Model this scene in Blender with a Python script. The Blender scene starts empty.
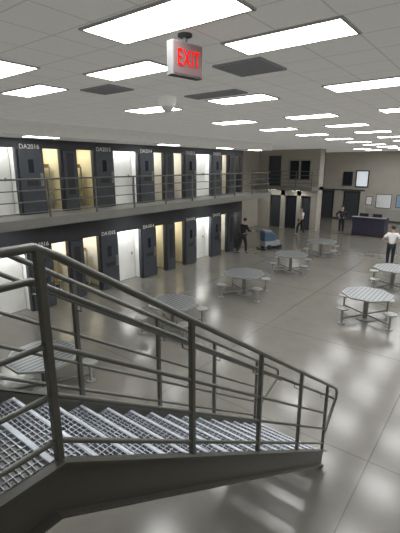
import bpy, bmesh, math, random
from mathutils import Vector, Matrix
random.seed(4)
scene = bpy.context.scene
scene.view_settings.view_transform = 'Standard'
scene.view_settings.exposure = 0.12
COL = scene.collection
pi = math.pi

# ---------------------------------------------------------------- materials
def mat(name, col, rough=0.5, metal=0.0, var=0.06, nscale=6.0, bump=0.0, emit=None, estr=0.0, coat=0.0, rvar=0.0, selfglow=0.0, spec=None):
    m = bpy.data.materials.new(name); m.use_nodes = True
    nt = m.node_tree; b = nt.nodes['Principled BSDF']
    b.inputs['Roughness'].default_value = rough
    b.inputs['Metallic'].default_value = metal
    if spec is not None: b.inputs['Specular IOR Level'].default_value = spec
    if coat: b.inputs['Coat Weight'].default_value = coat
    tc = nt.nodes.new('ShaderNodeTexCoord')
    n = nt.nodes.new('ShaderNodeTexNoise'); n.inputs['Scale'].default_value = nscale; n.inputs['Detail'].default_value = 4
    nt.links.new(tc.outputs['Object'], n.inputs['Vector'])
    r = nt.nodes.new('ShaderNodeValToRGB')
    r.color_ramp.elements[0].position = 0.3; r.color_ramp.elements[1].position = 0.7
    r.color_ramp.elements[0].color = [max(0, c*(1-var)) for c in col]+[1]
    r.color_ramp.elements[1].color = [min(1, c*(1+var)) for c in col]+[1]
    nt.links.new(n.outputs['Fac'], r.inputs['Fac'])
    nt.links.new(r.outputs['Color'], b.inputs['Base Color'])
    if rvar:
        mr = nt.nodes.new('ShaderNodeMapRange')
        mr.inputs['To Min'].default_value = rough-rvar; mr.inputs['To Max'].default_value = rough+rvar
        nt.links.new(n.outputs['Fac'], mr.inputs['Value']); nt.links.new(mr.outputs['Result'], b.inputs['Roughness'])
    if bump:
        bp = nt.nodes.new('ShaderNodeBump'); bp.inputs['Strength'].default_value = bump; bp.inputs['Distance'].default_value = 0.01
        nt.links.new(n.outputs['Fac'], bp.inputs['Height']); nt.links.new(bp.outputs['Normal'], b.inputs['Normal'])
    if emit:
        b.inputs['Emission Color'].default_value = list(emit)+[1]; b.inputs['Emission Strength'].default_value = estr
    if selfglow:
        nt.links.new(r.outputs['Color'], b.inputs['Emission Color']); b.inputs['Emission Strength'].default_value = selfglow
    return m

def grid_mat(name, col, linecol, sx, sy, lw, ox=0, oy=0, rough=0.6, var=0.05, nscale=3, rvar=0.0, spec=0.5, big=None, glow=0.0, metal=0.0):
    m = mat(name, col, rough, metal, var, nscale, rvar=rvar)
    nt = m.node_tree; b = nt.nodes['Principled BSDF']
    b.inputs['Specular IOR Level'].default_value = spec
    tc = nt.nodes['Texture Coordinate']
    sep = nt.nodes.new('ShaderNodeSeparateXYZ'); nt.links.new(tc.outputs['Object'], sep.inputs[0])
    outs = []
    for ax, s, o in (('X', sx, ox), ('Y', sy, oy)):
        a = nt.nodes.new('ShaderNodeMath'); a.operation = 'SUBTRACT'; a.inputs[1].default_value = o
        nt.links.new(sep.outputs[ax], a.inputs[0])
        d = nt.nodes.new('ShaderNodeMath'); d.operation = 'DIVIDE'; d.inputs[1].default_value = s
        nt.links.new(a.outputs[0], d.inputs[0])
        f = nt.nodes.new('ShaderNodeMath'); f.operation = 'FRACT'; nt.links.new(d.outputs[0], f.inputs[0])
        h = nt.nodes.new('ShaderNodeMath'); h.operation = 'SUBTRACT'; h.inputs[1].default_value = 0.5
        nt.links.new(f.outputs[0], h.inputs[0])
        ab = nt.nodes.new('ShaderNodeMath'); ab.operation = 'ABSOLUTE'; nt.links.new(h.outputs[0], ab.inputs[0])
        g = nt.nodes.new('ShaderNodeMath'); g.operation = 'GREATER_THAN'; g.inputs[1].default_value = 0.5-lw/s/2
        nt.links.new(ab.outputs[0], g.inputs[0]); outs.append(g)
    mx = nt.nodes.new('ShaderNodeMath'); mx.operation = 'MAXIMUM'
    nt.links.new(outs[0].outputs[0], mx.inputs[0]); nt.links.new(outs[1].outputs[0], mx.inputs[1])
    mix = nt.nodes.new('ShaderNodeMix'); mix.data_type = 'RGBA'
    nt.links.new(mx.outputs[0], mix.inputs['Factor'])
    src = nt.nodes['Color Ramp'].outputs['Color']
    if big:
        n2 = nt.nodes.new('ShaderNodeTexNoise'); n2.inputs['Scale'].default_value = big; n2.inputs['Detail'].default_value = 8; n2.inputs['Roughness'].default_value = .65
        nt.links.new(tc.outputs['Object'], n2.inputs['Vector'])
        mr = nt.nodes.new('ShaderNodeMapRange'); mr.inputs['From Min'].default_value = .3; mr.inputs['From Max'].default_value = .7
        mr.inputs['To Min'].default_value = .92; mr.inputs['To Max'].default_value = 1.06
        nt.links.new(n2.outputs['Fac'], mr.inputs['Value'])
        mm = nt.nodes.new('ShaderNodeVectorMath'); mm.operation = 'SCALE'
        nt.links.new(src, mm.inputs[0]); nt.links.new(mr.outputs['Result'], mm.inputs['Scale']); src = mm.outputs[0]
    nt.links.new(src, mix.inputs[6]); mix.inputs[7].default_value = list(linecol)+[1]
    nt.links.new(mix.outputs[2], b.inputs['Base Color'])
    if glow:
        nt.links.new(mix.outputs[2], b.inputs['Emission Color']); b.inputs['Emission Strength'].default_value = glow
    return m

M_floor = grid_mat('polished_concrete', (0.182, 0.173, 0.150), (0.085, 0.08, 0.07), 3.7, 3.7, 0.018, -4.7, 1.75, rough=0.185, var=0.04, nscale=3, rvar=0.0, spec=0.8, big=1.1)
M_ceil = grid_mat('acoustic_tile_selfglow', (0.57, 0.56, 0.53), (0.44, 0.43, 0.41), 0.51, 0.51, 0.016, -2.16, 3.15, rough=0.9, var=0.03, nscale=40, spec=0.1, glow=0.27)  # tiles also emit light, standing in for ambient bounce
M_soffit = mat('soffit_paint_selfglow', (0.50, 0.495, 0.465), 0.8, 0, 0.03, selfglow=0.22)  # added self-glow lifts the dim soffit faces
M_beige = mat('beige_wall_paint', (0.41, 0.385, 0.335), 0.75, 0, 0.05, 1.5)
M_greywall = mat('grey_block_paint', (0.32, 0.31, 0.285), 0.7, 0, 0.05, 1.5)
M_fascia = mat('fascia_paint', (0.40, 0.39, 0.34), 0.5, 0, 0.05, 3)
M_slab = mat('slab_edge_paint', (0.21, 0.208, 0.188), 0.5, 0, 0.05, 3)
M_darkwall = mat('dark_steel_wall', (0.046, 0.050, 0.057), 0.45, 0.1, 0.1, 3)
M_door = mat('slate_steel_door', (0.058, 0.066, 0.078), 0.35, 0.15, 0.1, 5)
M_trimdark = mat('dark_trim', (0.03, 0.03, 0.033), 0.4, 0.2)
M_cream = mat('cream_cell_paint', (0.78, 0.76, 0.68), 0.7, 0, 0.05, 3)
M_yellow = mat('yellow_cell_paint', (0.72, 0.64, 0.42), 0.7, 0, 0.05, 3)
M_white = mat('white_panel_paint', (0.84, 0.84, 0.81), 0.6, 0, 0.03, 3)
M_steel = mat('grey_painted_steel', (0.150, 0.153, 0.135), 0.38, 0.15, 0.05, 12, rvar=0.04)
M_string = mat('stringer_steel', (0.130, 0.129, 0.113), 0.42, 0.15, 0.05, 5, rvar=0.04)
M_grate = mat('galvanised_grating', (0.36, 0.39, 0.43), 0.4, 0.35, 0.08, 20)
M_nose = mat('bright_nosing', (0.50, 0.54, 0.58), 0.4, 0.3, 0.06, 20)
M_rail2 = mat('walkway_rail_steel', (0.14, 0.14, 0.128), 0.45, 0.2, 0.08)
M_lens = mat('light_lens', (0.9, 0.9, 0.9), 0.5, 0, 0.01, 5, emit=(0.985, 0.99, 1.0), estr=15.0)
M_lens_small = mat('cell_light_lens', (0.9, 0.9, 0.85), 0.5, 0, 0.01, 5, emit=(1.0, 0.985, 0.94), estr=15.0)
M_lens_alcove_added = mat('added_alcove_lens', (0.9, 0.9, 0.88), 0.5, 0, 0.01, 5, emit=(1.0, 1.0, 0.98), estr=36.0)  # added lamp, put in to make the white alcove panels bright
M_frame = mat('light_frame', (0.6, 0.6, 0.58), 0.5)
M_vent = mat('grey_vent_selfglow', (0.19, 0.195, 0.20), 0.6, 0.0, 0.06, 20, selfglow=0.20)  # added emission stands in for light the downward louvres lack
M_table = grid_mat('table_steel_pattern_reflection', (0.14, 0.155, 0.16), (0.32, 0.34, 0.345), 0.11, 10, 0.05, 0, 5, rough=0.3, var=0.05, nscale=4, metal=0.4)  # stripes: slot pattern, with ceiling reflections put into the colour
M_tedge = mat('table_edge_steel', (0.40, 0.41, 0.40), 0.3, 0.5, 0.03)
M_tleg = mat('table_frame_steel', (0.28, 0.28, 0.265), 0.4, 0.5)
M_signbody = mat('sign_housing', (0.14, 0.14, 0.138), 0.6, spec=0.2)
M_signface = mat('sign_face', (0.13, 0.085, 0.082), 0.8, spec=0.1)
M_red = mat('red_letters', (0.35, 0.003, 0.003), 0.9, 0, 0.02, emit=(1.0, 0.012, 0.01), estr=0.8, spec=0.0)
M_label = mat('white_lettering', (0.85, 0.85, 0.83), 0.5)
M_glassdark = mat('dark_glass', (0.02, 0.025, 0.035), 0.1, 0.0)
M_winglow = mat('bright_window', (0.8, 0.85, 0.9), 0.3, emit=(0.85, 0.92, 1.0), estr=0.35)
M_desk = mat('dark_plum_laminate', (0.035, 0.032, 0.055), 0.35)
M_desktop = mat('grey_counter', (0.25, 0.25, 0.26), 0.3)
M_skin = mat('skin', (0.50, 0.30, 0.21), 0.5)
M_hair = mat('dark_hair', (0.03, 0.02, 0.015), 0.6)
M_black = mat('black_cloth', (0.015, 0.015, 0.018), 0.8)
M_navy = mat('navy_cloth', (0.02, 0.022, 0.035), 0.8)
M_wshirt = mat('white_cloth', (0.80, 0.80, 0.80), 0.8)
M_gshirt = mat('light_grey_cloth', (0.70, 0.70, 0.70), 0.8)
M_shoe = mat('black_leather', (0.01, 0.01, 0.01), 0.4)
M_mblue = mat('machine_blue', (0.07, 0.12, 0.18), 0.35)
M_mgrey = mat('machine_grey', (0.28, 0.30, 0.33), 0.4)
M_rubber = mat('rubber', (0.015, 0.015, 0.015), 0.7)
M_leaf = mat('leaf', (0.05, 0.14, 0.03), 0.5, 0, 0.3, 20)
M_pot = mat('clay_pot', (0.28, 0.13, 0.08), 0.7)
M_paper = mat('paper', (0.75, 0.76, 0.78), 0.7)
M_paperb = mat('blue_poster', (0.25, 0.35, 0.5), 0.7)
M_matt = mat('mustard_mattress', (0.45, 0.30, 0.06), 0.8)
M_dome = mat('pale_dome_selfglow', (0.6, 0.6, 0.6), 0.25, selfglow=0.10)  # added glow lightens the dome, which is no lamp
M_domeb = mat('camera_housing_selfglow', (0.75, 0.75, 0.73), 0.5, selfglow=0.18)  # camera mount brightened by added glow as well

# ---------------------------------------------------------------- mesh builder
class MB:
    def __init__(s): s.v = []; s.f = []; s.mi = []
    def add(s, vs, fs, mi=0):
        o = len(s.v); s.v += [tuple(v) for v in vs]; s.f += [tuple(i+o for i in f) for f in fs]; s.mi += [mi]*len(fs); return s
    def box(s, x0, x1, y0, y1, z0, z1, mi=0):
        vs = [(x0,y0,z0),(x1,y0,z0),(x1,y1,z0),(x0,y1,z0),(x0,y0,z1),(x1,y0,z1),(x1,y1,z1),(x0,y1,z1)]
        return s.add(vs, [(0,3,2,1),(4,5,6,7),(0,1,5,4),(1,2,6,5),(2,3,7,6),(3,0,4,7)], mi)
    def prism(s, poly, x0, x1, axis='X', mi=0):
        n = len(poly)
        def P(p, w):
            return {'X': (w, p[0], p[1]), 'Y': (p[0], w, p[1]), 'Z': (p[0], p[1], w)}[axis]
        vs = [P(p, x0) for p in poly]+[P(p, x1) for p in poly]
        fs = [tuple(range(n)), tuple(range(2*n-1, n-1, -1))]+[(i, (i+1) % n+0, (i+1) % n+n, i+n)[::-1] for i in range(n)]
        return s.add(vs, fs, mi)
    def tube(s, pts, r, n=10, mi=0, radii=None):
        pts = [Vector(p) for p in pts]; rings = []
        up = None
        for i, p in enumerate(pts):
            if i == 0: d = pts[1]-p
            elif i == len(pts)-1: d = p-pts[i-1]
            else: d = (pts[i+1]-p).normalized()+(p-pts[i-1]).normalized()
            d.normalize()
            if up is None:
                a = Vector((0,0,1)) if abs(d.z) < .9 else Vector((1,0,0)); up = d.cross(a).normalized()
            up = (up-d*up.dot(d)).normalized(); w = d.cross(up)
            rr = radii[i] if radii else r
            rings.append([p+up*math.cos(2*pi*k/n)*rr+w*math.sin(2*pi*k/n)*rr for k in range(n)])
        vs = [v for R in rings for v in R]; fs = []
        for i in range(len(rings)-1):
            for k in range(n):
                fs.append((i*n+k, i*n+(k+1) % n, (i+1)*n+(k+1) % n, (i+1)*n+k))
        fs.append(tuple(range(n-1, -1, -1))); fs.append(tuple((len(rings)-1)*n+k for k in range(n)))
        return s.add(vs, fs, mi)
    def lathe(s, prof, n=24, c=(0,0,0), mi=0):
        vs = []; fs = []
        for r, z in prof:
            for k in range(n): vs.append((c[0]+r*math.cos(2*pi*k/n), c[1]+r*math.sin(2*pi*k/n), c[2]+z))
        for i in range(len(prof)-1):
            for k in range(n): fs.append((i*n+k, i*n+(k+1) % n, (i+1)*n+(k+1) % n, (i+1)*n+k))
        fs.append(tuple(range(n-1,-1,-1))); fs.append(tuple((len(prof)-1)*n+k for k in range(n)))
        return s.add(vs, fs, mi)
    def mesh(s, name, mats, smooth=False):
        me = bpy.data.meshes.new(name); me.from_pydata(s.v, [], s.f)
        for m in (mats if isinstance(mats, (list, tuple)) else [mats]): me.materials.append(m)
        me.polygons.foreach_set('material_index', s.mi)
        if smooth:
            me.polygons.foreach_set('use_smooth', [True]*len(s.f))
        me.update()
        bm = bmesh.new(); bm.from_mesh(me); bmesh.ops.recalc_face_normals(bm, faces=bm.faces); bm.to_mesh(me); bm.free()
        if smooth:
            try: me.set_sharp_from_angle(angle=math.radians(40))
            except Exception: pass
        return me

def obj(name, me, parent=None, loc=(0,0,0), rot=(0,0,0), **props):
    o = bpy.data.objects.new(name, me); COL.objects.link(o)
    o.location = loc; o.rotation_euler = rot
    if parent: o.parent = parent
    for k, v in props.items(): o[k] = v
    return o
def thing(name, loc, label, cat, group=None, rz=0.0):
    o = bpy.data.objects.new(name, None); o.empty_display_size = 0.2; COL.objects.link(o)
    o.location = loc; o.rotation_euler = (0, 0, rz); o['label'] = label; o['category'] = cat
    if group: o['group'] = group
    return o
def part(name, parent, mb, mats, smooth=False, bevel=0.0, loc=(0,0,0), rot=(0,0,0), label=None):
    o = obj(name, mb.mesh(name, mats, smooth), parent, loc, rot)
    if bevel:
        b = o.modifiers.new('bevel', 'BEVEL'); b.width = bevel; b.segments = 2; b.limit_method = 'ANGLE'
    if label: o['label'] = label
    return o
def struct(name, mb, mats, label=None, smooth=False):
    o = obj(name, mb.mesh(name, mats, smooth)); o['kind'] = 'structure'
    if label: o['label'] = label
    return o
def dup(root, loc=None, rz=None):
    n = root.copy(); COL.objects.link(n)
    if loc is not None: n.location = loc
    if rz is not None: n.rotation_euler = (0, 0, rz)
    def rec(src, dst):
        for c in src.children:
            k = c.copy(); COL.objects.link(k); k.parent = dst
            k.matrix_parent_inverse = c.matrix_parent_inverse.copy(); rec(c, k)
    kids = list(root.children)
    for c in kids:
        k = c.copy(); COL.objects.link(k); k.parent = n; rec(c, k)
    return n
def text_mesh(s, size, ext=0.002, bold=0.0, space=1.0):
    cu = bpy.data.curves.new('txt', 'FONT'); cu.body = s; cu.size = size; cu.extrude = ext; cu.offset = bold
    cu.align_x = 'CENTER'; cu.align_y = 'CENTER'; cu.space_character = space
    t = bpy.data.objects.new('txt', cu); COL.objects.link(t)
    dg = bpy.context.evaluated_depsgraph_get(); me = bpy.data.meshes.new_from_object(t.evaluated_get(dg))
    bpy.data.objects.remove(t); return me

# ---------------------------------------------------------------- room shell
XW, XE, YS, YN = -10.8, 7.0, -3.0, 33.0
ZM, ZMB, ZC, ZS = 2.92, 2.72, 5.35, 5.03
def HOf(z0): return 1.97 if z0 == 0 else 1.86
struct('floor', MB().box(-14.2, XE, YS, YN+.2, -0.2, 0), M_floor)
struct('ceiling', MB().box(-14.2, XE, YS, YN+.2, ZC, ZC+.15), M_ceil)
struct('wall_back', MB().box(-14.2, XE+.2, YS-.2, YS, 0, ZC), M_beige)
struct('wall_right', MB().box(XE, XE+.2, YS, YN+.2, 0, ZC), M_beige)
struct('wall_far', MB().box(-14.2, XE, YN, YN+.2, 0, ZC), M_beige)
struct('wall_recess', MB().box(-14.4, -14.2, YS, YN+.2, 0, ZC), M_beige)
# soffit above upper walkway
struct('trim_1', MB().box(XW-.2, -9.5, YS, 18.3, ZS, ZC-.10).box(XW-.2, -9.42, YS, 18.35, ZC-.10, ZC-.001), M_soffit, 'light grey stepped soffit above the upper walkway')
# cell front wall with openings
P = 4.6
ops = []   # (y0,y1,kind)
for k in range(-1, 4):
    y = k*P
    for a, b, t in ((0, 1.15, 'w'), (1.97, 2.55, 'c'), (3.12, 3.77, 'c')):
        if YS < y+a and y+b < 17.6: ops.append((y+a, y+b, t))
fw = MB()
for z0, z1, zt in ((0, HOf(0), ZMB+.02), (ZM, ZM+HOf(ZM), ZS+.02)):
    y = YS
    for a, b, t in ops:
        fw.box(XW-.15, XW, y, a, z0, z1); y = b
    fw.box(XW-.15, XW, y, 17.7, z0, z1)
    fw.box(XW-.15, XW, YS, 17.7, z1, zt)
fw.box(XW-3.4, XW-.15, 17.55, 17.7, 0, ZC)
fw.box(XW-.15, XW, YS, 17.7, ZMB+.02, ZM)
struct('wall_left', fw, M_darkwall, 'dark steel cell front wall on two levels')
# cell interiors
yel = lambda a, z0: (round(a*10)+int(z0 > 1)*1) % 3 == 0
for kind, wm, nm in (('w', M_white, 'wall_alcoves'), ('c', M_cream, 'wall_cells'), ('y', M_yellow, 'wall_yellow_cells')):
    ci = MB()
    for z0 in (0, ZM):
        for a, b, t in ops:
            kk = t
            if t == 'c' and yel(a, z0): kk = 'y'
            if kk != kind: continue
            if t == 'w':
                y0, y1, x0, h = a-.03, b+.03, XW-.42, 2.12
            else:
                y0, y1, x0, h = a-.35, b+.35, XW-2.3, 2.1
                if b-a > .6: y0, y1 = a-.25, b+.35
            ci.box(x0-.05, x0, y0, y1, z0+.005, z0+h)
            ci.box(x0, XW-.16, y0-.04, y0, z0+.005, z0+h)
            ci.box(x0, XW-.16, y1, y1+.04, z0+.005, z0+h)
            ci.box(x0-.05, XW-.16, y0-.04, y1+.04, z0+h, z0+h+.04)
    struct(nm, ci, wm, 'pale painted cell interiors')
struct('trim_2', MB().box(XW-3.4, XW-.15, YS, 17.55, ZM-.1, ZM+.004), M_fascia, 'upper cell floor slab')
# walkway slab
struct('trim_3', MB().box(XW, -9.5, YS, 18.3, ZMB, ZM).box(-9.5, -9.48, YS, 18.3, ZMB+.02, ZM+.05), M_slab, 'upper walkway slab with painted fascia')

# fixtures inside cells, plus added lights that brighten the alcoves
cl = {}
def cell_or_added_light(x, y, z, lx, ly, lm):
    if lm.name not in cl:
        t = thing('cell_or_added_light', (x, y, z), 'small ceiling light in a lit cell or added to brighten an alcove', 'light', 'cell ceiling lights')
        part('lamp_housing', t, MB().box(-lx/2-.03, lx/2+.03, -ly/2-.03, ly/2+.03, -.02, 0), M_frame)
        part('lamp_lens', t, MB().box(-lx/2, lx/2, -ly/2, ly/2, -.04, -.0205), lm)
        cl[lm.name] = t; return t
    return dup(cl[lm.name], (x, y, z))
bunk = None
for t in ('w', 'c'):
    for z0 in (0, ZM):
        for a, b, tt in ops:
            if tt != t or a < 3: continue
            if t == 'w': cell_or_added_light(XW-.26, (a+b)/2, z0+2.095, .13, .95, M_lens_alcove_added)
            else:
                cell_or_added_light(XW-1.0, (a+b)/2, z0+2.085, .6, .5, M_lens_small)
                if bunk is None:
                    bunk = thing('bunk_bed', (XW-1.15, (a+b)/2, z0), 'steel bunk with mustard mattress inside a cell', 'bed', 'bunks inside the cells')
                    part('bed_frame', bunk, MB().box(-.5, .3, -.44, .44, .35, .40).box(-.48, -.44, -.44, -.40, 0, 1.5).box(.26, .3, -.44, -.40, 0, 1.34).box(-.48, -.44, .40, .44, 0, 1.5).box(.26, .3, .40, .44, 0, 1.34).box(-.5, .3, -.44, .44, 1.3, 1.34), M_fascia)
                    part('mattress', bunk, MB().box(-.48, .28, -.42, .42, .402, .50), M_matt, bevel=.02)
                    part('mattress', bunk, MB().box(-.48, .28, -.42, .42, 1.342, 1.43), M_matt, bevel=.02)
                else: dup(bunk, (XW-1.15, (a+b)/2, z0))
# cell doors (slate steel) : panels between openings
dn = 0
door_slots = []
for k in range(0, 4):
    for a, b, num in ((1.20, 1.93, True), (2.60, 3.08, False), (3.81, 4.56, True)):
        y0, y1 = k*P+a, k*P+b
        if y0 > 4.8 and y1 < 17.7: door_slots.append((y0, y1, num))
for lvl, z0 in ((2, ZM), (1, 0)):
    nb = 16; HO = HOf(z0)
    for y0, y1, num in door_slots:
        dn += 1; w = y1-y0
        d = struct('door_%d' % dn, MB().box(0, .045, 0, w, .03, HO-.05), M_door, 'slate grey steel sliding cell door')
        d.location = (XW+.003, y0, z0)
        if num:
            part('vision_panel', d, MB().box(.045, .052, w*.36, w*.58, 1.18, 1.55), M_glassdark)
            part('door_pull', d, MB().box(.045, .085, w*.86, w*.90, .85, 1.12).box(.045, .06, w*.82, w*.94, .8, 1.17), M_tleg)
            part('food_pass', d, MB().box(.045, .058, w*.25, w*.72, .82, .97), M_trimdark)
            me = text_mesh('DA%d0%02d' % (lvl, nb), .18, .002, .002); me.materials.append(M_label)
            obj('cell_number', me, d, (.012, w*.5, HO+.03), (pi/2, 0, pi/2)); nb -= 1
        else:
            part('vision_panel', d, MB().box(.045, .05, w*.25, w*.75, .5, 1.75), M_trimdark)
# white panel doors in the alcoves
for z0 in (0, ZM):
    for a, b, t in ops:
        if t == 'w' and a > 3:
            dn += 1
            d = struct('door_%d' % dn, MB().box(0, .04, 0, b-a-.06, .01, 2.0), M_white, 'white painted service door')
            d.location = (XW-.41, a+.03, z0)
            part('door_lever', d, MB().box(.04, .07, .92, .96, .95, 1.05), M_tleg)

# ---------------------------------------------------------------- walkway guardrail
g = thing('walkway_guardrail', (-9.53, 1.0, ZM), 'grey steel pipe guardrail along the upper walkway edge', 'railing')
for i in range(12):
    y = .3+i*1.52
    if y > 17.3: break
    part('post', g, MB().box(-.022, .022, y-.022, y+.022, 0, 1.03), M_rail2)
for z in (1.04, .76, .48, .20):
    part('rail', g, MB().tube([(0, -.5, z), (0, 17.25, z)], .022 if z > 1 else .014, 8), M_rail2, True)
part('rail', g, MB().tube([(0, 17.25, 1.04), (-1.2, 17.25, 1.04)], .022, 8).tube([(0, 17.25, .48), (-1.2, 17.25, .48)], .014, 8), M_rail2, True)

# ---------------------------------------------------------------- far block with balcony
BX = -9.75
fb = MB()
fb.box(-14.2, -11.9, 25.5, 25.7, 2.93, ZC).box(-10.35, BX, 25.5, 25.7, 2.93, ZC).box(-11.9, -10.35, 25.5, 25.7, 2.93, 3.35).box(-11.9, -10.35, 25.5, 25.7, 4.65, ZC)
fb.box(-14.2, -13.3, 25.5, 25.7, 0, 2.7).box(-12.4, -12.1, 25.5, 25.7, 0, 2.7).box(-11.2, -10.9, 25.5, 25.7, 0, 2.7).box(-10.2, BX, 25.5, 25.7, 0, 2.7)
fb.box(-13.3, -10.2, 25.5, 25.7, 2.3, 2.7)
fb.box(-14.2, BX, 26.3, 26.4, 0, ZC).box(BX-.15, BX, 25.7, 26.4, 0, ZC)
struct('wall_block', fb, M_beige, 'beige two storey block at the end of the hall')
struct('trim_4', MB().box(-14.2, -9.75, 24.4, 26.35, 2.7, 2.93), M_slab, 'balcony slab')
struct('window_1', MB().box(-11.9, -10.35, 25.60, 25.63, 3.35, 4.65), M_glassdark, 'dark control room window')
wf = MB()
for i in range(3):
    x = -11.9+i*1.55/2; wf.box(x-.05, x+.05, 25.47, 25.6, 3.35, 4.65)
for z in (3.35, 4.65): wf.box(-11.95, -10.30, 25.47, 25.6, z-.04, z+.04)
struct('trim_7', wf, M_greywall, 'grey window mullions')
struct('door_97', MB().box(-13.4, -12.5, 25.44, 25.5, 2.94, 4.95), M_door, 'dark upper level door')
struct('door_90', MB().box(-13.2, -12.45, 25.75, 25.8, 0, 2.25), M_door, 'dark steel door')
struct('door_93', MB().box(-12.1, -11.2, 25.75, 25.8, 0, 2.25), M_glassdark, 'dark glazed door')
struct('door_94', MB().box(-10.9, -10.2, 25.75, 25.8, 0, 2.25), M_door, 'dark steel door')
for x in (-12.8, -11.0):
    t = thing('walkway_light', (x, 24.95, 2.7), 'slim white light under the balcony slab', 'light', 'under balcony lights')
    part('light_frame', t, MB().box(-.45, .45, -.14, .14, -.02, 0), M_frame)
    part('light_lens', t, MB().box(-.42, .42, -.11, .11, -.03, -.0205), M_lens_small)
g = thing('balcony_guardrail', (-9.8, 24.45, 2.93), 'grey steel guardrail on the far balcony', 'railing')
for i in range(5):
    part('post', g, MB().box(-.02-i*1.08, .02-i*1.08, -.02, .02, 0, 1.0), M_rail2)
for z in (1.0, .75, .5, .25):
    part('rail', g, MB().tube([(-4.38, 0, z), (0, 0, z), (0, 1.0, z)], .018, 8), M_rail2, True)
# far wall fittings
struct('door_91', MB().box(-12.3, -11.3, YN-.06, YN, 0, 2.2), M_door, 'dark steel door')
struct('door_92', MB().box(-10.3, -9.2, YN-.06, YN, 0, 2.2), M_door, 'dark steel door')
struct('door_95', MB().box(-5.2, -4.2, YN-.06, YN, 0, 2.2), M_door, 'dark steel door')
struct('window_2', MB().box(-9.5, -8.65, YN-.05, YN, 2.7, 3.85), M_winglow, 'bright window high on the far wall')
struct('window_3', MB().box(-10.5, -9.9, YN-.05, YN, 2.8, 3.75), M_glassdark, 'dark window high on the far wall')
wf = MB()
for (x0, x1, z0, z1) in ((-9.5, -8.65, 2.7, 3.85), (-10.5, -9.9, 2.8, 3.75)):
    wf.box(x0-.07, x0, YN-.09, YN, z0-.07, z1+.07).box(x1, x1+.07, YN-.09, YN, z0-.07, z1+.07).box(x0, x1, YN-.09, YN, z0-.07, z0).box(x0, x1, YN-.09, YN, z1, z1+.07)
for (x0, x1) in ((-10.3, -9.2), (-5.2, -4.2), (-12.3, -11.3)):
    wf.box(x0-.09, x0, YN-.09, YN, 0, 2.29).box(x1, x1+.09, YN-.09, YN, 0, 2.29).box(x0, x1, YN-.09, YN, 2.2, 2.29)
struct('trim_10', wf, M_trimdark, 'dark window and door frames')
struct('trim_5', MB().box(-14.2, -8.8, YN-.03, YN, 2.32, 2.42), M_darkwall, 'dark band')
struct('trim_11', MB().box(-8.6, -5.4, YN-.02, YN, 0, 1.0).box(-4.0, XE, YN-.02, YN, 0, 1.0), M_greywall, 'grey painted lower wall band')
struct('baseboard_far', MB().box(-14.2, XE, YN-.03, YN, 0, .12), M_darkwall)
for (x0, x1, z0, z1, m, l) in ((-7.85, -6.8, 1.1, 2.1, M_paper, 'white notice sheet pinned on the wall'), (-6.4, -5.7, 1.2, 2.1, M_paperb, 'blue poster on the wall'),
                               (-8.6, -8.2, 1.3, 1.9, M_paper, 'small white notice beside the door frame')):
    t = thing('poster', ((x0+x1)/2, YN-.025, z0), l, 'poster')
    part('sheet', t, MB().box(-(x1-x0)/2, (x1-x0)/2, -.01, 0, 0, z1-z0), m)
    part('picture_frame', t, MB().box(-(x1-x0)/2-.04, (x1-x0)/2+.04, 0, .018, -.04, z1-z0+.04), M_trimdark)

# ---------------------------------------------------------------- lights
def troffer(x0, x1, y0, y1, base=[None]):
    lx, ly = x1-x0, y1-y0; c = ((x0+x1)/2, (y0+y1)/2, ZC)
    key = (round(lx, 2), round(ly, 2))
    if base[0] is None: base[0] = {}
    if key in base[0]: return dup(base[0][key], c)
    t = thing('ceiling_light', c, 'white rectangular fluorescent light set in the tile ceiling', 'light', 'ceiling lights')
    part('light_frame', t, MB().box(-lx/2-.025, lx/2+.025, -ly/2-.025, -ly/2, -.015, 0).box(-lx/2-.025, lx/2+.025, ly/2, ly/2+.025, -.015, 0).box(-lx/2-.025, -lx/2, -ly/2, ly/2, -.015, 0).box(lx/2, lx/2+.025, -ly/2, ly/2, -.015, 0), M_frame)
    part('light_lens', t, MB().box(-lx/2, lx/2, -ly/2, ly/2, -.010, -.001), M_lens)
    base[0][key] = t; return t
troffer(-2.84, -1.57, 2.18, 2.63)
troffer(-5.45, -4.30, 2.20, 2.65)
for y in (3.38, 5.85, 8.75, 11.2, 13.8, 16.6, 19.3, 22.0, 24.7, 27.4, 30.2):
    for x in (-5.64, -3.62, -1.65, .4, 2.4):
        if y < 4 and x > 0: continue
        hw = .51; hh = .21 if y < 4 else .27
        troffer(x-hw, x+hw, y-hh, y+hh)
        if y > 27 and x < -5: troffer(x-2.1-hw, x-2.1+hw, y-hh, y+hh)
for y in (6.0, 11.0, 14.6, 17.2):
    t = thing('walkway_light', (-9.85, y, ZS), 'slim white light set in the walkway soffit', 'light', 'walkway soffit lights')
    part('light_frame', t, MB().box(-.16, .16, -.47, .47, -.012, 0), M_frame)
    part('light_lens', t, MB().box(-.14, .14, -.44, .44, -.02, -.0125), M_lens)
for y in (5.1, 9.7, 14.3):
    t = thing('walkway_light', (-10.1, y, ZMB), 'slim white light under the walkway slab', 'light', 'under walkway lights')
    part('light_frame', t, MB().box(-.14, .14, -.4, .4, -.02, 0), M_frame)
    part('light_lens', t, MB().box(-.11, .11, -.37, .37, -.03, -.0205), M_lens)
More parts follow.
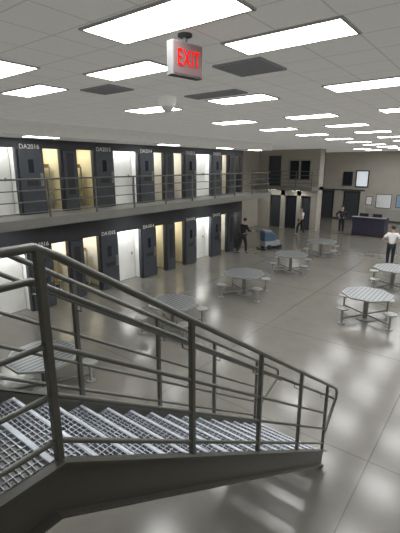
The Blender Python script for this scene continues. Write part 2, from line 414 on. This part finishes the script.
# vents
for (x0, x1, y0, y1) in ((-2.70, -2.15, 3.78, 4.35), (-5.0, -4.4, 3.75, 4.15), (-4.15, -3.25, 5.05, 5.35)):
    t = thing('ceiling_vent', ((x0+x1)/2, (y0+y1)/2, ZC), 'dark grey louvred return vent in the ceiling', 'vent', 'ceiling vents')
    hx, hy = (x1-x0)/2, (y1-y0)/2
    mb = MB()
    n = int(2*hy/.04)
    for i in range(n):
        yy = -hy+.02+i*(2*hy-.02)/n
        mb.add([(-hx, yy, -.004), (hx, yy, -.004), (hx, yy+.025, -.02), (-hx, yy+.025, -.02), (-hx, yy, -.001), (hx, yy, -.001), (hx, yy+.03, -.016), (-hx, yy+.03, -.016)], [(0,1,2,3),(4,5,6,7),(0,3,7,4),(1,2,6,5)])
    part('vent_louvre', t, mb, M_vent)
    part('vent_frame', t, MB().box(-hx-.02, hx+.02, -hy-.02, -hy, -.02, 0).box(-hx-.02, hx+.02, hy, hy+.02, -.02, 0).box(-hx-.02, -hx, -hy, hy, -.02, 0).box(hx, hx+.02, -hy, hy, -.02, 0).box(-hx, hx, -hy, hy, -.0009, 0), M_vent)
# camera dome
t = thing('ceiling_camera', (-4.46, 4.96, ZC), 'white round ceiling camera with pale dome', 'camera')
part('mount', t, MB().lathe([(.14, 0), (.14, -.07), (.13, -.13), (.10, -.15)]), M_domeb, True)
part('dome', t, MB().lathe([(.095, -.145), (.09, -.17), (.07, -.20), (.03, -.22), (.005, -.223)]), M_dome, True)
# exit sign
t = thing('exit_sign', (-2.29, 2.78, ZC), 'illuminated exit sign with red letters hung from ceiling', 'sign', rz=math.radians(-10))
part('canopy', t, MB().lathe([(.06, 0), (.06, -.02), (.02, -.03), (.02, -.075)], 16), M_signbody, True)
part('housing', t, MB().box(-.04, .04, -.165, .165, -.33, -.07), M_signbody, bevel=.006)
part('sign_face', t, MB().box(.04, .046, -.152, .152, -.317, -.083), M_signface)
me = text_mesh('EXIT', .15, .003, .0, 1.12); me.materials.append(M_red)
o = obj('lettering', me, t, (.050, 0, -.20), (pi/2, 0, pi/2)); o.scale = (.74, 1.2, 1)

# ---------------------------------------------------------------- staircase
SX0, SX1 = -2.64, -1.56
Y0, RUN, RISE, ZT = .88, .276, .178, 2.85
SL = RISE/RUN
st = thing('staircase', (0, 0, 0), 'grey steel staircase with open bar grating treads and pipe railings', 'stairs')
def grating(mb, x0, x1, y0, y1, z, h=.022, sp=.032, cs=.055):
    n = max(2, int(round((y1-y0)/sp)))
    for i in range(n+1):
        y = y0+(y1-y0)*i/n
        mb.box(x0, x1, y-.003, y+.003, z-h, z)
    m = int((x1-x0)/cs)
    for j in range(m+1):
        x = x0+.02+(x1-x0-.04)*j/m
        mb.box(x-.003, x+.003, y0, y1, z-.012, z-.0005)
tg = MB(); grating(tg, SX0+.05, SX1-.03, .04, RUN-.02, 0)
tg.box(SX0+.045, SX0+.05, 0, RUN, -.05, 0).box(SX1-.03, SX1-.025, 0, RUN, -.05, 0)
tread_me = tg.mesh('tread', M_grate)
nm = MB().box(SX0+.05, SX1-.03, RUN-.016, RUN+.006, -.035, .003); nose_me = nm.mesh('nosing', M_nose)
for k in range(1, 16):
    t = obj('tread', tread_me, st, (0, Y0+RUN*(k-1), ZT-RISE*k))
    obj('nosing', nose_me, t)
lg = MB(); grating(lg, SX0+.05, SX1-.03, -1.6, Y0-.03, ZT)
for y in (-.75, .1): lg.box(SX0+.05, SX1-.03, y-.012, y+.012, ZT-.06, ZT+.002)
part('landing_grating', st, lg, M_grate)
part('nosing', st, MB().box(SX0+.05, SX1-.03, Y0-.03, Y0+.0, ZT-.04, ZT+.003), M_nose)
def stringer(x, flip):
    mb = MB()
    zt = lambda y: ZT+.04-SL*(y-Y0)
    ye = 5.06
    D = .30
    zend = zt(ye)
    poly = [(-1.7, ZT+.04), (Y0, ZT+.04), (ye, zend), (ye-.04, 0.0), (ye-.04-(.06), 0.0), (Y0-.05, ZT+.04-D), (-1.7, ZT+.04-D)]
    mb.prism(poly, x-.005, x+.005, 'X')
    s = -1 if flip else 1
    def flange(ya, za, yb, zb):
        x0, x1 = sorted((x-.005*s, x+.06*s))
        mb.prism([(ya, za), (yb, zb), (yb, zb-.012), (ya, za-.012)], x0, x1, 'X')
    flange(-1.7, ZT+.04, Y0, ZT+.04); flange(Y0, ZT+.04, ye, zend)
    flange(-1.7, ZT+.052-D, Y0-.05, ZT+.052-D); flange(Y0-.05, ZT+.052-D, ye-.10, 0.012)
    return mb
part('stringer', st, stringer(SX1, False), M_string)
part('stringer', st, stringer(SX0, True), M_string)
def srail(x, inner, posts, hx, ext=0.0):
    r = bpy.data.objects.new('railing', None); COL.objects.link(r); r.parent = st
    zz = lambda y, h: ZT+h-SL*(max(y, Y0)-Y0)
    for y in posts:
        part('post', r, MB().box(x-.019, x+.019, y-.019, y+.019, zz(y, .02), zz(y, 1.10)), M_steel, bevel=.004)
    yend = 5.30+ext
    for h, rr in ((1.11, .022), (.65, .015), (.39, .015), (.14, .015)):
        if h > 1:
            pts = [(x, -1.6, ZT+h), (x, Y0-.02, ZT+h), (x, Y0+.1, zz(Y0+.1, h))]
            pts += [(x, yend, zz(yend, h)), (x, yend+.10, zz(yend+.10, h)), (x, yend+.16, zz(yend+.16, h)-.05), (x, yend+.15, zz(yend+.15, h)-.14),
                    (x, 5.06, zz(5.06, .36)), (x, 5.0, zz(5.0, .30))]
        else:
            pts = [(x, -1.6, ZT+h), (x, Y0, ZT+h), (x, 5.02, zz(5.02, h))]
        part('rail', r, MB().tube(pts, rr, 10), M_steel, True)
    # graspable handrail on brackets
    h = .94
    ye2 = 5.25+ext
    pts = [(hx, Y0-.25, ZT+h), (hx, Y0+.0, ZT+h), (hx, ye2, zz(ye2, h)), (hx, ye2+.17, zz(ye2+.17, h)), (x+(hx-x)*.3, ye2+.2, zz(ye2+.2, h)-.01)]
    part('handrail', r, MB().tube(pts, .018, 10), M_steel, True)
    for y in posts:
        part('bracket', r, MB().tube([(x, y, zz(y, h)-.06), (hx, y, zz(y, h)-.06), (hx, y, zz(y, h))], .007, 6), M_steel, True)
srail(SX1, True, [-.5, .88, 1.94, 2.98, 4.01, 5.0], SX1-.085)
srail(SX0, True, [-.5, .78, 1.76, 2.72, 3.75, 4.9], SX0+.085, .22)
# camera-side walkway floor
struct('trim_6', MB().box(SX1+.07, 3.5, -2.6, .25, ZT-.25, ZT), M_fascia, 'concrete walkway deck beside the stair landing')

# ---------------------------------------------------------------- tables
tb = thing('dayroom_table', (-6.6, 11.1, 0), 'steel table on pedestal with four attached round stools', 'table', 'dayroom tables with attached stools')
R = .68
def octo(r, z0, z1):
    pts = []
    for k in range(8):
        a = pi/8+k*pi/4
        for da in (-.03, .03):
            pts.append((r*.995*math.cos(a+da), r*.995*math.sin(a+da)))
    return pts
part('table_top', tb, MB().prism(octo(R-.03, 0, 0), .735, .763, 'Z'), M_table)
part('table_edge', tb, MB().prism(octo(R+.012, 0, 0), .715, .760, 'Z'), M_tedge)
part('pedestal', tb, MB().lathe([(.26, 0), (.26, .02), (.07, .03), (.07, .69), (.20, .70), (.20, .715)], 20), M_tleg, True)
for k in range(4):
    a = math.radians(60+90*k); c, s = math.cos(a), math.sin(a); rs = .86
    sp = part('stool', tb, MB().lathe([(.03, .02), (.035, .40), (.12, .415), (.165, .425), (.17, .44), (.165, .455), (.15, .46)], 20, c=(rs*c, rs*s, 0)), M_tedge, True)
    part('support_arm', tb, MB().tube([(.06*c, .06*s, .14), (.5*c, .5*s, .14), ((rs)*c, (rs)*s, .14)], .025, 8).lathe([(.10, 0), (.10, .015), (.03, .02)], 14, c=(rs*c, rs*s, 0)), M_tleg, True)
for p in ((-6.6, 14.8), (-6.65, 18.4), (-2.65, 11.3), (-2.7, 14.9), (-6.6, 7.4), (-6.6, 3.6)):
    dup(tb, (p[0], p[1], 0))

# ---------------------------------------------------------------- people
def skin_mesh(name, nodes, edges, m, root=0, sub=2):
    me = bpy.data.meshes.new(name); me.from_pydata([n[0] for n in nodes], edges, [])
    o = bpy.data.objects.new(name, me); COL.objects.link(o)
    md = o.modifiers.new('s', 'SKIN'); md.use_smooth_shade = True
    sv = me.skin_vertices[0].data
    for i, n in enumerate(nodes):
        r = n[1]; sv[i].radius = (r, r) if not isinstance(r, tuple) else r
        sv[i].use_root = (i == root)
    sb = o.modifiers.new('u', 'SUBSURF'); sb.levels = sub; sb.render_levels = sub
    dg = bpy.context.evaluated_depsgraph_get()
    out = bpy.data.meshes.new_from_object(o.evaluated_get(dg)); bpy.data.objects.remove(o)
    out.name = name; out.materials.clear(); out.materials.append(m); return out

def person(loc, rz, label, top, bottom, pose, hair=M_hair, long_sleeve=False, extra=None, h=1.75):
    p = thing('person', (loc[0], loc[1], 0), label, 'person', rz=rz)
    p.scale = (h/1.75,)*3
    J = dict(pel=(0, 0, .95), sp=(0, .0, 1.12), ch=(0, .01, 1.30), nb=(0, 0, 1.46), nt=(0, .015, 1.54), h1=(0, .02, 1.61), h2=(0, .015, 1.70))
    J.update(pose)
    lean = pose.get('lean', 0)
    for k in ('sp', 'ch', 'nb', 'nt', 'h1', 'h2'):
        x, y, z = J[k]; J[k] = (x, y+lean*(z-.95), z-.12*lean*(z-.95))
    sy = J['nb'][1]; sz = J['nb'][2]-.05
    for s, q in ((-1, 'L'), (1, 'R')):
        J['s'+q] = (s*.175, sy, sz)
        dx, dy, dz = pose['el'+q]; J['e'+q] = (J['s'+q][0]+dx*s, sy+dy, sz+dz)
        dx, dy, dz = pose['wr'+q]; J['w'+q] = (J['e'+q][0]+dx*s, J['e'+q][1]+dy, J['e'+q][2]+dz)
        J['hip'+q] = (s*.09, 0, .91)
        J['k'+q] = (s*.10, pose['kn'+q][0], pose['kn'+q][1])
        J['a'+q] = (s*.10, pose['an'+q][0], pose['an'+q][1])
    N = []; E = []; idx = {}
    def nd(k, pos, r, par=None):
        idx[k] = len(N); N.append((pos, r))
        if par is not None: E.append((idx[par], idx[k]))
    nd('pel', J['pel'], .125); nd('sp', J['sp'], .11, 'pel'); nd('ch', J['ch'], .125, 'sp'); nd('nb', J['nb'], .075, 'ch'); nd('nt', J['nt'], .052, 'nb')
    nd('h1', J['h1'], .075, 'nt'); nd('h2', J['h2'], .082, 'h1')
    hx, hy, hz = J['h1']; nd('nose', (hx, hy+.105, hz+.015), .012, 'h1')
    nd('earR', (hx+.085, hy-.01, hz+.02), .014, 'h1'); nd('earL', (hx-.085, hy-.01, hz+.02), .014, 'h1')
    for s, q in ((-1, 'L'), (1, 'R')):
        nd('s'+q, J['s'+q], .062, 'ch'); nd('e'+q, J['e'+q], .043, 's'+q); nd('w'+q, J['w'+q], .028, 'e'+q)
        e, w = Vector(J['e'+q]), Vector(J['w'+q]); d = (w-e).normalized()
        side = Vector((0, 1, 0)) if abs(d.y) < .8 else Vector((-s, 0, 0)); side = (side-d*side.dot(d)).normalized()
        pa = w+d*.06; nd('p'+q, tuple(pa), (.036), 'w'+q)
        cu = Vector((-s, 0, 0)) if abs(d.y) < .8 else Vector((0, 0, -1))
        for fi, (off, L) in enumerate(((.030, .072), (.010, .08), (-.010, .075), (-.030, .06))):
            b = pa+side*off+d*.03; k1 = b+d*L*.5+cu*.008; k2 = b+d*L*.85+cu*.035
            nd('f%d%s' % (fi, q), tuple(b), .010, 'p'+q); nd('g%d%s' % (fi, q), tuple(k1), .009, 'f%d%s' % (fi, q)); nd('t%d%s' % (fi, q), tuple(k2), .008, 'g%d%s' % (fi, q))
        tb_ = w+d*.03+side*.035; nd('th'+q, tuple(tb_), .012, 'p'+q); nd('ti'+q, tuple(tb_+side*.03+d*.03+cu*.01), .010, 'th'+q)
        nd('hip'+q, J['hip'+q], .09, 'pel'); nd('k'+q, J['k'+q], .058, 'hip'+q); nd('a'+q, J['a'+q], .038, 'k'+q)
        ax, ay, az = J['a'+q]; nd('to'+q, (ax, ay+.13, az-.045), .03, 'a'+q)
    obj('body', skin_mesh('body', N, E, M_skin), p)
    # shirt
    N = []; E = []; idx = {}
    nd('pel', (J['pel'][0], J['pel'][1], .93), .145); nd('sp', J['sp'], .135, 'pel'); nd('ch', J['ch'], .15, 'sp'); nd('nb', (J['nb'][0], J['nb'][1], J['nb'][2]-.02), .08, 'ch')
    for q in 'LR':
        nd('s'+q, J['s'+q], .078, 'ch')
        if long_sleeve: nd('e'+q, J['e'+q], .057, 's'+q); nd('w'+q, J['w'+q], .042, 'e'+q)
        else:
            m_ = Vector(J['s'+q]).lerp(Vector(J['e'+q]), .8); nd('e'+q, tuple(m_), .062, 's'+q)
    obj('shirt', skin_mesh('shirt', N, E, top), p)
    N = []; E = []; idx = {}
    nd('pel', (0, 0, .96), .14)
    for q in 'LR':
        nd('hip'+q, J['hip'+q], .108, 'pel'); nd('k'+q, J['k'+q], .078, 'hip'+q); ax, ay, az = J['a'+q]; nd('a'+q, (ax, ay, az), .062, 'k'+q)
    obj('trousers', skin_mesh('trousers', N, E, bottom), p)
    for q in 'LR':
        ax, ay, az = J['a'+q]; N = []; E = []; idx = {}
        nd('a', (ax, ay-.02, az-.035), .05); nd('b', (ax, ay+.07, az-.045), .045, 'a'); nd('c', (ax, ay+.15, az-.052), .036, 'b')
        obj('shoe', skin_mesh('shoe', N, E, M_shoe), p)
    # hair cap
    hx, hy, hz = J['h2']
    bm = bmesh.new(); bmesh.ops.create_icosphere(bm, subdivisions=3, radius=.098)
    for v in list(bm.verts):
        if v.co.z < -.01+(.06 if v.co.y > .02 else -.06)*1.0: v.co.z = max(v.co.z, -.07 if v.co.y < .02 else .035); v.co.xy *= .93
    me = bpy.data.meshes.new('hair'); bm.to_mesh(me); bm.free(); me.materials.append(hair)
    for f in me.polygons: f.use_smooth = True
    obj('hair', me, p, (hx, hy-.008, hz+.005))
    bm = bmesh.new()
    for s in (-1, 1):
        bmesh.ops.create_icosphere(bm, subdivisions=2, radius=.011, matrix=Matrix.Translation((s*.032, .078, -.04)))
    me = bpy.data.meshes.new('eyes'); bm.to_mesh(me); bm.free(); me.materials.append(M_label); obj('eyes', me, p, (hx, hy, hz))
    return p
walk = dict(elL=(.05, .12, -.26), wrL=(0, .14, -.20), elR=(.05, -.14, -.25), wrR=(0, -.02, -.25), knL=(-.03, .50), anL=(-.26, .13), knR=(.17, .52), anR=(.22, .09))
push = dict(elL=(.05, .10, -.25), wrL=(-.04, .25, -.02), elR=(.05, .10, -.25), wrR=(-.04, .25, -.02), knL=(-.08, .50), anL=(-.28, .11), knR=(.14, .52), anR=(.14, .09), lean=.18)
hips = dict(elL=(.20, -.06, -.22), wrL=(-.15, .14, -.14), elR=(.20, -.06, -.22), wrR=(-.15, .14, -.14), knL=(.0, .50), anL=(0, .09), knR=(.03, .50), anR=(.06, .09))
person((-10.04, 16.6), math.radians(-15), 'person in dark uniform leaning forward beside the lower cells', M_black, M_black, push, long_sleeve=True)
person((-9.9, 23.4), math.radians(150), 'person in white shirt and black trousers walking', M_gshirt, M_black, walk)
person((-8.1, 25.7), math.radians(200), 'person in dark uniform standing near the end wall', M_navy, M_black, hips, long_sleeve=True)
person((-3.55, 18.4), math.radians(15), 'person in white short sleeved shirt and dark trousers seen from behind', M_wshirt, M_navy, hips)

# ---------------------------------------------------------------- floor scrubber
fsr = thing('floor_scrubber', (-9.5, 18.5, 0), 'blue and grey walk-behind floor scrubbing machine', 'cleaning machine', rz=math.radians(-25))
part('chassis', fsr, MB().prism([(-.50, .16), (.45, .16), (.52, .25), (.48, .45), (-.50, .45)], -.25, .25, 'X'), M_mgrey, bevel=.03)
part('tank', fsr, MB().prism([(-.52, .45), (.25, .45), (.20, .78), (-.05, .95), (-.52, .98)], -.24, .24, 'X'), M_mblue, bevel=.05)
part('tank_lid', fsr, MB().prism([(-.50, .98), (-.05, .95), (-.05, 1.0), (-.50, 1.03)], -.2, .2, 'X'), M_mgrey, bevel=.01)
part('brush_deck', fsr, MB().lathe([(.30, .03), (.33, .06), (.33, .16), (.25, .19)], 24, c=(0, .42, 0)), M_trimdark, True)
part('squeegee', fsr, MB().tube([(-.42, -.55, .06), (-.2, -.68, .06), (.2, -.68, .06), (.42, -.55, .06)], .03, 8), M_rubber, True)
part('handle', fsr, MB().tube([(-.22, -.5, .85), (-.22, -.78, 1.0), (.22, -.78, 1.0), (.22, -.5, .85)], .018, 8), M_trimdark, True)
for s in (-1, 1):
    part('wheel', fsr, MB().tube([(s*.24, -.25, .13), (s*.31, -.25, .13)], .13, 20), M_rubber, True)

# ---------------------------------------------------------------- officer station, plant
DX = -6.4
dk = thing('officer_station', (DX, 25.9, 0), 'dark plum reception desk with raised counter and monitors', 'desk')
fp = MB().box(-.95, .95, -.4, -.32, 0, 1.15).box(-.95, -.87, -.32, .6, 0, 1.15).box(.87, .95, -.32, .6, 0, 1.15)
for x in (-.63, 0, .63): fp.box(x-.29, x+.29, -.415, -.4, .12, 1.05)
part('front_panel', dk, fp, M_desk, bevel=.006)
part('kick_plate', dk, MB().box(-.95, .95, -.42, -.40, 0, .09), M_trimdark)
part('counter', dk, MB().box(-1.0, 1.0, -.5, -.15, 1.15, 1.19).box(-.87, .87, -.32, .5, .72, .75), M_desktop, bevel=.008)
for x in (-.42, .38):
    mt = thing('computer_monitor', (DX+x, 26.0, .752), 'black computer monitor on the reception desk', 'monitor', 'monitors on the desk')
    part('screen', mt, MB().box(-.27, .27, -.02, .02, .25, .62), M_trimdark, bevel=.005)
    part('stand', mt, MB().box(-.03, .03, -.02, .02, .02, .25).box(-.12, .12, -.09, .09, 0, .02), M_trimdark)
pl = thing('potted_plant', (-4.35, 27.0, 0), 'leafy green plant in a clay pot', 'plant')
part('pot', pl, MB().lathe([(.17, 0), (.24, .38), (.26, .38), (.26, .44), (.22, .44)], 20), M_pot, True)
lf = MB()
for i in range(70):
    a = random.uniform(0, 2*pi); el = random.uniform(.3, 1.4); L = random.uniform(.5, .85)
    d = Vector((math.cos(a)*math.cos(el), math.sin(a)*math.cos(el), math.sin(el))); sd = Vector((-math.sin(a), math.cos(a), 0))*.06
    b = Vector((0, 0, .4)); m1 = b+d*L*.6; tp = b+d*L-Vector((0, 0, .12))
    lf.add([b, m1+sd, tp, m1-sd], [(0, 1, 2, 3)])
part('foliage', pl, lf, M_leaf)

# ---------------------------------------------------------------- world + camera
w = bpy.data.worlds.new('w'); scene.world = w; w.use_nodes = True
w.node_tree.nodes['Background'].inputs[0].default_value = (.5, .5, .5, 1); w.node_tree.nodes['Background'].inputs[1].default_value = .3
cam = bpy.data.cameras.new('camera'); co = bpy.data.objects.new('camera', cam); COL.objects.link(co)
co.location = (0, 0, 4.3); co.rotation_euler = (math.radians(90-14.52), 0, math.radians(37.5))
cam.sensor_fit = 'VERTICAL'; cam.sensor_height = 24; cam.lens = 24*390/533; cam.clip_start = .02
scene.camera = co
